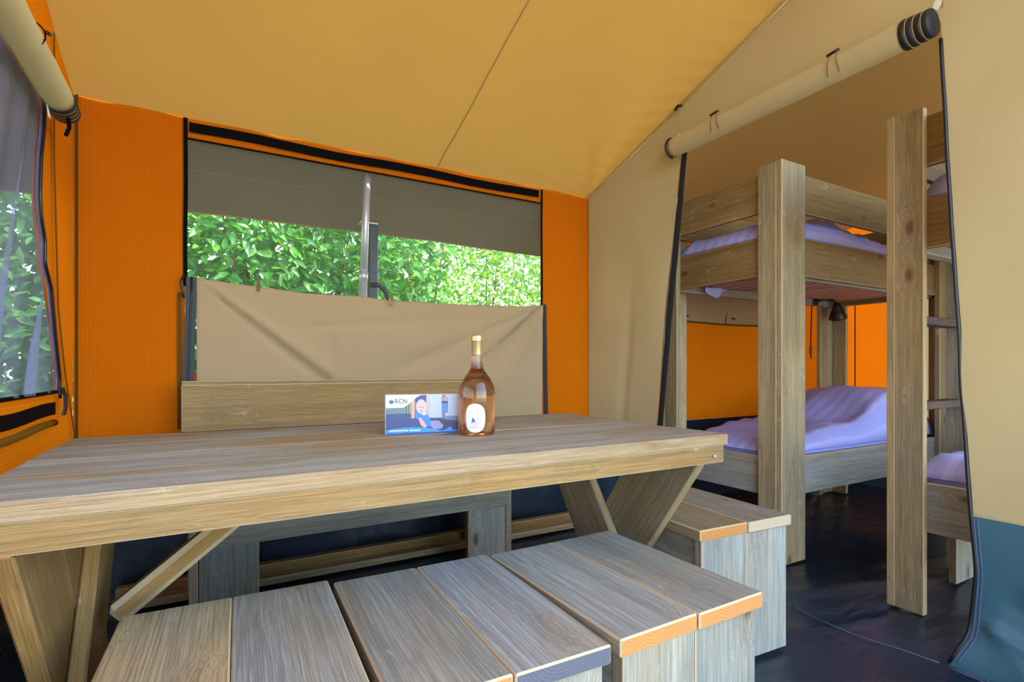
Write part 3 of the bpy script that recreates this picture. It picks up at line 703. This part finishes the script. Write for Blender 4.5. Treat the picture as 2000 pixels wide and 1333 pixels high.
for X, s_ in ((-0.29, -1), (1.285, 1)):
    # plank from top front to bottom back, the other behind it
    d1 = Vector((0, lean, -1)).normalized()
    for yt, ln, dx, hw in (((1.215, lean, 0.0, 0.12), (1.456, lean, 0.002, 0.12), (1.79, -lean, 0.036, 0.12)) if s_ < 0 else ((1.24, lean, 0.0, 0.145), (1.79, -lean, -0.034, 0.125))):
        nm = 'leg'; bm = bmesh.new(); zb = 0.0
        q = [(yt - hw, zt), (yt + hw, zt), (yt + hw + ln * (zt - zb), zb), (yt - hw + ln * (zt - zb), zb)]
        c0 = Vector((X + dx, sum(p[0] for p in q) / 4, (zt + zb) / 2))
        ax = Vector((0, ln, -1)).normalized(); wy = Vector((1, 0, 0)).cross(ax)
        R3 = Matrix((ax, wy, Vector((1, 0, 0)))).transposed()
        vsx = []
        for xo in (-0.0165, 0.0165):
            for (y, z) in q: vsx.append(bm.verts.new(R3.inverted() @ (Vector((X + dx + xo, y, z)) - c0)))
        for f in ((0, 1, 2, 3), (7, 6, 5, 4), (0, 4, 5, 1), (1, 5, 6, 2), (2, 6, 7, 3), (3, 7, 4, 0)): bm.faces.new([vsx[i] for i in f])
        bmesh.ops.recalc_face_normals(bm, faces=bm.faces)
        bmesh.ops.bevel(bm, geom=bm.edges[:], offset=0.004, segments=1, affect='EDGES')
        me = bpy.data.meshes.new('leg'); bm.to_mesh(me); bm.free()
        o = link(nm, me, 'wood' if X > 0 else 'wood_gold', tb)
        mt = R3.to_4x4(); mt.translation = c0 - Vector((ox, oy, 0)); o.matrix_local = mt
TP((0.16, 1.50, zt + 0.01), (-0.20, 1.50, 0.40), (0, 1, 0), 0.052, 0.05, 'wood_gold', 'brace', 0.012)
for X, Yy, z in ((1.325, ty0 + 0.006, 0.70), (-0.30, ty0 + 0.006, 0.70)):
    o = lathe('screw', [(0.006, 0.0), (0.006, 0.002), (0.003, 0.003)], 10, 'screw', tb, (X - ox, Yy - oy, z)); o.rotation_euler = (math.pi / 2, 0, 0)

# ------------------------------------------------------------------ stools
def stool(label, cx, cy, rz, lx_, ly_, mats, gap=0.0015):
    root = thing('stool', label, 'stool', (cx, cy, 0), rz, 'plank stools round the table')
    h = 0.46; tt = 0.036; hw = lx_ / 4
    for k, s_ in enumerate((-1, 1)):
        plank(root, (s_ * hw, -ly_ / 2 - 0.004 * k, h - tt / 2), (s_ * hw, ly_ / 2, h - tt / 2), (1, 0, 0), lx_ / 2 - gap, tt, mats[k], 'seat_plank', 0.0035)
    for e in (-1, 1):
        ye = e * (ly_ / 2 - 0.022)
        for k, s_ in enumerate((-1, 1)):
            plank(root, (s_ * (hw - 0.006), ye, 0.002), (s_ * (hw - 0.006), ye, h - tt - 0.0008), (1, 0, 0), lx_ / 2 - 0.014, 0.030, 'wood_grey', 'leg_plank', 0.0025)
    for s_ in (-1, 1):
        plank(root, (s_ * (lx_ / 2 - 0.035), -ly_ / 2 + 0.04, h - tt - 0.05), (s_ * (lx_ / 2 - 0.035), ly_ / 2 - 0.04, h - tt - 0.05), (0, 0, 1), 0.095, 0.030, 'wood_grey', 'side_rail', 0.004)
    return root
stool('brownish plank stool at the left end of the front row', 0.025, 1.055, -0.035, 0.405, 0.53, ('wood', 'wood_grey'))
stool('stained grey plank stool in the middle of the front row', 0.440, 1.020, -0.025, 0.405, 0.53, ('wood_grey', 'wood_grey_dark_end'))
stool('grey plank stool with bright orange end grain, right of the front row', 0.868, 1.013, 0.015, 0.425, 0.52, ('wood_grey', 'wood_grey'))
stool('plank stool standing alone beside the corner bunk post', 1.542, 1.345, -0.06, 0.425, 0.46, ('wood', 'wood_grey_pale_end'))

# ------------------------------------------------------------------ bench behind the table
bn = thing('bench', 'wooden bench with a plank backrest under the long window', 'bench', (0.58, 2.40, 0))
B = lambda a, b, wdir, w_, t_, m_, n_: plank(bn, (a[0] - 0.58, a[1] - 2.40, a[2]), (b[0] - 0.58, b[1] - 2.40, b[2]), wdir, w_, t_, m_, n_)
B((-0.12, 2.565, 0.80), (1.29, 2.565, 0.80), (0, 0, 1), 0.195, 0.032, 'wood_gold', 'backrest_plank')
B((-0.12, 2.605, 0.815), (1.29, 2.605, 0.815), (0, 0, 1), 0.195, 0.034, 'wood_gold', 'backrest_plank')
B((-0.12, 2.565, 0.585), (1.29, 2.565, 0.585), (0, 0, 1), 0.195, 0.032, 'wood_gold', 'backrest_plank')
B((-0.10, 2.31, 0.437), (1.27, 2.31, 0.437), (0, 1, 0), 0.195, 0.034, 'wood_grey', 'seat_plank')
B((-0.10, 2.508, 0.437), (1.27, 2.508, 0.437), (0, 1, 0), 0.195, 0.034, 'wood_grey', 'seat_plank')
B((-0.08, 2.235, 0.36), (1.25, 2.235, 0.36), (0, 0, 1), 0.118, 0.03, 'wood_grey', 'front_rail')
for X, s_ in ((-0.08, 1), (1.27, -1)):
    B((X + s_ * 0.13, 2.262, 0), (X + s_ * 0.13, 2.262, 0.418), (1, 0, 0), 0.20, 0.03, 'wood_grey', 'leg')
    B((X + s_ * 0.012, 2.34, 0), (X + s_ * 0.012, 2.34, 0.418), (0, 1, 0), 0.19, 0.03, 'wood_grey', 'leg')
    B((X + s_ * 0.03, 2.61, 0), (X + s_ * 0.03, 2.61, 0.715), (1, 0, 0), 0.10, 0.03, 'wood_grey', 'leg')
sp_ = thing('floor_plank', 'low plank lying along the foot of the back wall', 'plank', (0.85, 2.66, 0))
plank(sp_, (-1.2, 0.0, 0.035), (1.2, 0, 0.035), (0, 1, 0), 0.05, 0.066, 'wood_gold', 'board')
plank(sp_, (-1.2, -0.065, 0.016), (1.2, -0.065, 0.016), (0, 1, 0), 0.07, 0.030, 'wood', 'board')

# ------------------------------------------------------------------ printed box on the table
ang = math.atan2(1.505 - 1.558, 0.664 - 0.447)
bw, bh, bd = 0.222, 0.121, 0.045
bxo = thing('cardboard_box', 'flat white and blue printed box standing beside the bottle', 'box', (0.447, 1.558, tz + 0.001), ang)
o = link('carton', box_mesh(bw, bd, bh, 0.0012), 'card', bxo, (bw / 2, bd / 2 + 0.0004, bh / 2))
def in_poly(x, y, poly):
    r = False; j = len(poly) - 1
    for i in range(len(poly)):
        (xi, yi), (xj, yj) = poly[i], poly[j]
        if (yi > y) != (yj > y) and x < (xj - xi) * (y - yi) / (yj - yi) + xi: r = not r
        j = i
    return r
def ell(x, y, cx, cy, rx, ry): return ((x - cx) / rx) ** 2 + ((y - cy) / ry) ** 2 < 1
def box_print(u, v):
    """printed picture; u right, v down, 0..1"""
    x, y = u * 100, v * 52.5
    n = 6 * nz(x * 0.5, y * 0.5, 1)
    # holiday-park photograph
    c = (96 + n, 104 + n, 128 + n) if y > 27 else (92 + n, 120 + n, 118 + n)
    if y > 25 + 0.1 * x * 0 : c = (66 + n, 76 + n, 124 + n)
    if y <= 25 and x < 38: c = (104 + 20 * nz(x * .4, y * .3), 128 + 20 * nz(x * .4, y * .3), 130) if x < 26 else ((150, 140, 118) if int(x * 0.6) % 2 else (78, 104, 90))
    if 55 <= x and y < 31: c = (176 + n - (8 if int(y * 1.6) % 3 == 0 else 0), 182 + n, 196 + n)
    if 51 < x < 60 and y < 31: c = (182, 170, 160)
    if 40 < x < 55 and y < 30 + 0: c = (60, 70, 112) if y < 10 else c
    if 34 < x < 39 and 6 < y < 31: c = (202, 158, 138)
    if y > 29 and x > 82: c = (112, 124, 160)
    if y > 34 + 0.12 * (x - 82) and x > 60: c = (54, 58, 92)
    if 77 < x < 81.5 and 0 < y < 33: c = (112, 112, 126)
    if ell(x, y, 82, 6, 3.6, 4): c = (180, 138, 150)
    if 76.5 < x < 85.5 and 9 < y < 25: c = (84, 128, 176) if y > 12 else (44, 52, 104)
    # child lying on a trampoline
    if in_poly(x, y, [(60, 35), (72, 35), (79, 42), (77, 46), (66, 47), (60, 42)]): c = (148 + n, 138 + n, 176 + n)
    if in_poly(x, y, [(40, 25), (46, 24), (56, 25), (61, 34), (62, 42), (54, 43), (44, 33)]): c = (64, 130, 210)
    if in_poly(x, y, [(40, 24), (45, 24), (44, 33), (40, 31)]): c = (82, 128, 220)
    if in_poly(x, y, [(44, 31), (48, 31), (53, 38), (56, 43), (52, 45), (47, 40)]): c = (216, 164, 160)
    if in_poly(x, y, [(49, 25), (54, 23.5), (55, 27), (50, 27)]): c = (214, 220, 240)
    if ell(x, y, 48, 15.5, 7.2, 9.6): c = (196, 178, 182)
    if ell(x, y, 48, 18.3, 5.2, 6.6): c = (226, 176, 170)
    if ell(x, y, 46, 16.6, 0.9, 0.6) or ell(x, y, 50, 16.6, 0.9, 0.6): c = (110, 84, 96)
    if ell(x, y, 48, 21.6, 2.0, 0.6): c = (176, 110, 112)
    # white upper-left wave with the logo
    wv_ = 17 - 17 * sstep(20, 50, x) + 1.5
    if y < wv_ - 1.5 and x < 50: c = (238, 222, 222)
    if ell(x, y, 7.4, 8.6, 3.2, 3.0) and y > 6.6 + 0.6 * math.sin(x): c = (36, 110, 104) if y < 9.2 else (44, 84, 120)
    if ell(x, y, 7.4, 6.2, 1.1, 1.5): c = (120, 176, 70)
    # blue wave at the foot
    wb_ = 46.5 - 3.2 * math.sin(math.pi * min(1, x / 70)) + (2.2 * sstep(60, 80, x)) - 4.6 * sstep(78, 91, x) * (1 if x < 91 else 0)
    if y > wb_: c = (56 + 0.2 * x, 142, 222)
    if y > 51.0 - 0.01 * x: c = (30, 62, 124)
    # small line of white lettering
    if 4.5 < x < 47 and 46.6 < y < 48.3 and not (30 < x < 31.4) and (math.sin(x * 5.1) + math.sin(x * 8.3 + y * 3)) > -0.35: c = (222, 236, 250)
    return c
def print_mesh(name, nu, nv, pos, col, mat, parent, keep=None, loc=(0, 0, 0)):
    vs_ = [pos(i / nu, j / nv) for j in range(nv + 1) for i in range(nu + 1)]
    fs = []; cs = []
    for j in range(nv):
        for i in range(nu):
            u, v = (i + 0.5) / nu, (j + 0.5) / nv
            if keep and not keep(u, v): continue
            q = j * (nu + 1) + i; fs.append((q, q + nu + 1, q + nu + 2, q + 1)); cs.append(lin(*[max(0, min(255, k)) for k in col(u, v)]))
    me = bpy.data.meshes.new(name); me.from_pydata(vs_, [], fs)
    at = me.attributes.new('print', 'FLOAT_COLOR', 'FACE')
    at.data.foreach_set('color', np.array(cs, dtype=np.float32).ravel())
    bm = bmesh.new(); bm.from_mesh(me); bmesh.ops.delete(bm, geom=[v for v in bm.verts if not v.link_faces], context='VERTS'); bm.to_mesh(me); bm.free()
    me.polygons.foreach_set('use_smooth', [True] * len(me.polygons))
    return link(name, me, mat, parent, loc)
print_mesh('printed_front', 200, 106, lambda u, v: (0.001 + u * (bw - 0.002), -0.0002, bh - 0.001 - v * (bh - 0.002)), box_print, 'print', bxo)
def text_part(name, body, size, mat, parent, loc, rot, depth=0.0003, align='LEFT'):
    cu = bpy.data.curves.new(name, 'FONT'); cu.body = body; cu.size = size; cu.extrude = depth; cu.align_x = align; cu.offset = size * 0.012
    tmp = bpy.data.objects.new('tmp', cu); C.objects.link(tmp)
    dg = bpy.context.evaluated_depsgraph_get(); dg.update()
    me = bpy.data.meshes.new_from_object(tmp.evaluated_get(dg)); me.materials.clear()
    bpy.data.objects.remove(tmp); bpy.data.curves.remove(cu)
    o = link(name, me, mat, parent, loc); o.rotation_euler = rot; return o
text_part('logo_lettering', 'RCN', 0.0185, 'green_ink', bxo, (0.0265, -0.0006, bh - 0.0255), (math.pi / 2, 0, 0))

# ------------------------------------------------------------------ wine bottle
bt = thing('wine_bottle', 'rose wine bottle with gold capsule and white oval label', 'bottle', (0.705, 1.46, tz + 0.001))
prof = [(0.050, 0.0), (0.0535, 0.003), (0.0545, 0.010), (0.0545, 0.05), (0.0558, 0.10), (0.0555, 0.128), (0.052, 0.148), (0.043, 0.168), (0.031, 0.185), (0.022, 0.197), (0.0180, 0.208), (0.0162, 0.225), (0.0155, 0.250), (0.0152, 0.292)]
lathe('glass', prof, 48, 'glass', bt)
wprof = [(0.012, 0.016), (0.044, 0.006), (0.0495, 0.010), (0.0508, 0.05), (0.052, 0.10), (0.0518, 0.127), (0.0485, 0.146), (0.040, 0.165), (0.028, 0.182), (0.019, 0.194), (0.0172, 0.200)]
lathe('wine', wprof, 48, 'wine', bt)
lathe('capsule', [(0.0168, 0.243), (0.0172, 0.244), (0.0172, 0.285), (0.0181, 0.286), (0.0181, 0.291), (0.0174, 0.2925), (0.0180, 0.294), (0.0178, 0.301), (0.0168, 0.303)], 40, 'gold_foil', bt)
lab_a = math.atan2(-1.46, -0.705) - 0.10
def label_col(u, v):
    x, y = u * 2 - 1, v * 2 - 1
    c = (232, 234, 246)
    if ell(x, y, 0.05, -0.52, 0.20, 0.17): c = (250, 226, 190)
    if 0.2 < x < 0.32 and -0.5 < y < 0.15: c = (186, 188, 200)
    if ell(x, y, 0.1, 0.18, 0.20, 0.08) and not ell(x, y, 0.1, 0.14, 0.13, 0.07): c = (186, 188, 200)
    if -0.55 < x < -0.4 and -0.5 < y < -0.38: c = (196, 198, 210)
    for (yy, a, b) in ((0.34, -0.5, 0.5), (0.5, -0.35, 0.35), (0.66, -0.55, 0.55)):
        if abs(y - yy) < 0.045 and a < x < b and math.sin(x * 26 + yy * 9) > -0.2: c = (150, 152, 166)
    return c
def lab_pos(u, v):
    h = 0.010 + (1 - v) * 0.086; r = interp([(p[1], p[0]) for p in prof], h) + 0.0006
    a = lab_a + (u - 0.5) * 1.12
    return (r * math.cos(a), r * math.sin(a), h)
print_mesh('oval_label', 70, 100, lab_pos, label_col, 'print', bt, keep=lambda u, v: abs(2 * u - 1) ** 2.5 + abs(2 * v - 1) ** 2.5 < 1)
o = text_part('label_ampersand', '&', 0.018, 'zip', bt, (0, 0, 0), (0, 0, 0), 0.0001, 'CENTER')
aa = lab_a - 0.10; rr = 0.0556
o.location = (rr * math.cos(aa), rr * math.sin(aa), 0.041); o.rotation_euler = (math.pi / 2, 0, aa + math.pi / 2)

# ------------------------------------------------------------------ outside: pole, black post, hedges
pl = thing('awning_pole', 'slim aluminium pole standing outside the long window', 'pole', (0.64, 2.80, -0.04))
tube('tube', [(0.0, 0, 0), (0.045, 0, 1.50)], 0.0215, 'alu', pl, 16)
tube('upper_tube', [(0.045, 0, 1.50), (0.068, 0.0, 2.10)], 0.0195, 'alu', pl, 16)
tube('collar', [(0.0435, 0, 1.47), (0.0465, 0, 1.52)], 0.0235, 'alu', pl, 16)
ps = thing('lantern_post', 'dark square post with a hooked black arm behind the pole', 'post', (0.86, 3.28, -0.04))
o = link('post', box_mesh(0.055, 0.055, 1.90, 0.004), 'blackgloss', ps, (0.0, 0, 0.95))
o = link('cap', box_mesh(0.11, 0.07, 0.012, 0.003), 'alu', ps, (-0.03, 0, 1.906))
tube('hooked_arm', [(-0.03, -0.04, 1.52), (0.02, -0.045, 1.525), (0.06, -0.045, 1.50), (0.085, -0.045, 1.45), (0.10, -0.045, 1.36)], 0.014, 'blackgloss', ps, 8)

def leaf_mesh(L, wd, bend):
    vs_ = [(0, 0, 0), (-wd * 0.75, 0.25 * L, 0.006), (0, 0.25 * L, 0), (wd * 0.75, 0.25 * L, 0.006), (-wd, 0.5 * L, 0.004 - bend * 0.3), (0, 0.5 * L, -0.006 - bend * 0.3), (wd, 0.5 * L, 0.004 - bend * 0.3),
           (-wd * 0.55, 0.8 * L, -bend * 0.7), (0, 0.8 * L, -0.008 - bend * 0.7), (wd * 0.55, 0.8 * L, -bend * 0.7), (0, L, -bend * 1.15)]
    fs = [(0, 2, 1), (0, 3, 2), (1, 2, 5, 4), (2, 3, 6, 5), (4, 5, 8, 7), (5, 6, 9, 8), (7, 8, 10), (8, 9, 10)]
    return np.array(vs_), fs
def leaf_rot(tipdir, face):
    y = Vector(tipdir).normalized(); z = Vector(face); z = (z - y * z.dot(y)).normalized(); x = y.cross(z)
    return Matrix((x, y, z)).transposed()
def hedge(name, label, cat, x0, x1, y0, y1, z0, z1, n, L, wd, mat, singles, seed, look=None):
    rng = random.Random(seed)
    root = thing(name, label, cat, ((x0 + x1) / 2, y0 + 0.2, -0.04)); rl_ = Vector(root.location)
    V, F = leaf_mesh(L, wd, L * 0.22)
    me1 = bpy.data.meshes.new('leaf'); me1.from_pydata([tuple(v) for v in V], [], F); me1.polygons.foreach_set('use_smooth', [True] * len(F)); me1.materials.append(M[mat])
    allv = []; allf = []; cand = []
    for k in range(n):
        x = rng.uniform(x0, x1); z = rng.uniform(z0, z1); depth = rng.random() ** 1.5
        y = y0 + 0.16 * nz(x * 1.8, z * 1.8, seed) + depth * (y1 - y0)
        tip = Vector((rng.gauss(0, 0.75), rng.gauss(-0.45, 0.4), rng.gauss(-0.25, 0.5)))
        face = Vector((rng.gauss(0, 0.5), rng.gauss(-0.75, 0.4), rng.gauss(0.65, 0.35)))
        s_ = rng.uniform(0.65, 1.25); R_ = leaf_rot(tip, face)
        cand.append((depth, Vector((x, y, z)), R_, s_))
    pick = set()
    if singles and look:
        ok = [i for i, c in enumerate(cand) if look(c[1])]
        ok.sort(key=lambda i: cand[i][0]); pick = set(ok[:singles])
    for i, (dp, p, R_, s_) in enumerate(cand):
        if i in pick:
            o = bpy.data.objects.new('leaf', me1); C.objects.link(o); o.parent = root
            mt = R_.to_4x4() @ Matrix.Diagonal((s_, s_, s_, 1)); mt.translation = p - rl_; o.matrix_local = mt
        else:
            A = np.array(R_); b = len(allv) * len(V)
            allv.append((V * s_) @ A.T + np.array(p - rl_)); allf += [tuple(q + b for q in f) for f in F]
    me = bpy.data.meshes.new('foliage'); me.from_pydata(np.concatenate(allv).tolist(), [], allf); me.polygons.foreach_set('use_smooth', [True] * len(allf))
    fo = link('foliage', me, mat, root); fo['kind'] = 'stuff'
    for k in range(int((x1 - x0) * 7)):
        x = rng.uniform(x0, x1); y = rng.uniform(y0 + 0.12, y1); zz = rng.uniform(1.2, z1 - 0.1)
        tube('stem', [Vector((x, y, -0.02)) - Vector((0, 0, 0)), (x + rng.uniform(-.1, .1), y, zz * 0.5), (x + rng.uniform(-.35, .35), y - rng.uniform(0, .1), zz)], 0.012, 'bark', root, 5, tuple(rl_), [0.018, 0.012, 0.004])
    return root
def in_view(p):
    t_ = 0.494 * p.x + 0.8695 * p.y; r_ = 0.8695 * p.x - 0.494 * p.y
    u = 1000 + 1022 * r_ / t_; v = 718 - (p.z - 0.97) * 1022 / t_
    return 375 < u < 1050 and 430 + 0.11 * (u - 365) < v < 570 + 0.06 * (u - 365)
hedge('laurel_hedge', 'dark green large-leaved laurel hedge outside the window', 'hedge', -1.9, 1.75, 4.15, 4.75, 0.5, 2.6, 10500, 0.105, 0.021, 'leaf', 300, 3, in_view)
hedge('tall_hedge', 'tall dark hedge rising behind the laurel hedge', 'hedge', -3.5, 1.95, 5.0, 5.7, 0.3, 3.6, 12000, 0.13, 0.034, 'leaf', 0, 11)
hedge('clipped_hedge', 'bright yellow-green small-leaved hedge further off on the right', 'hedge', 1.5, 6.2, 5.9, 6.6, 0.8, 3.6, 24000, 0.075, 0.018, 'leaf_pale', 0, 5)
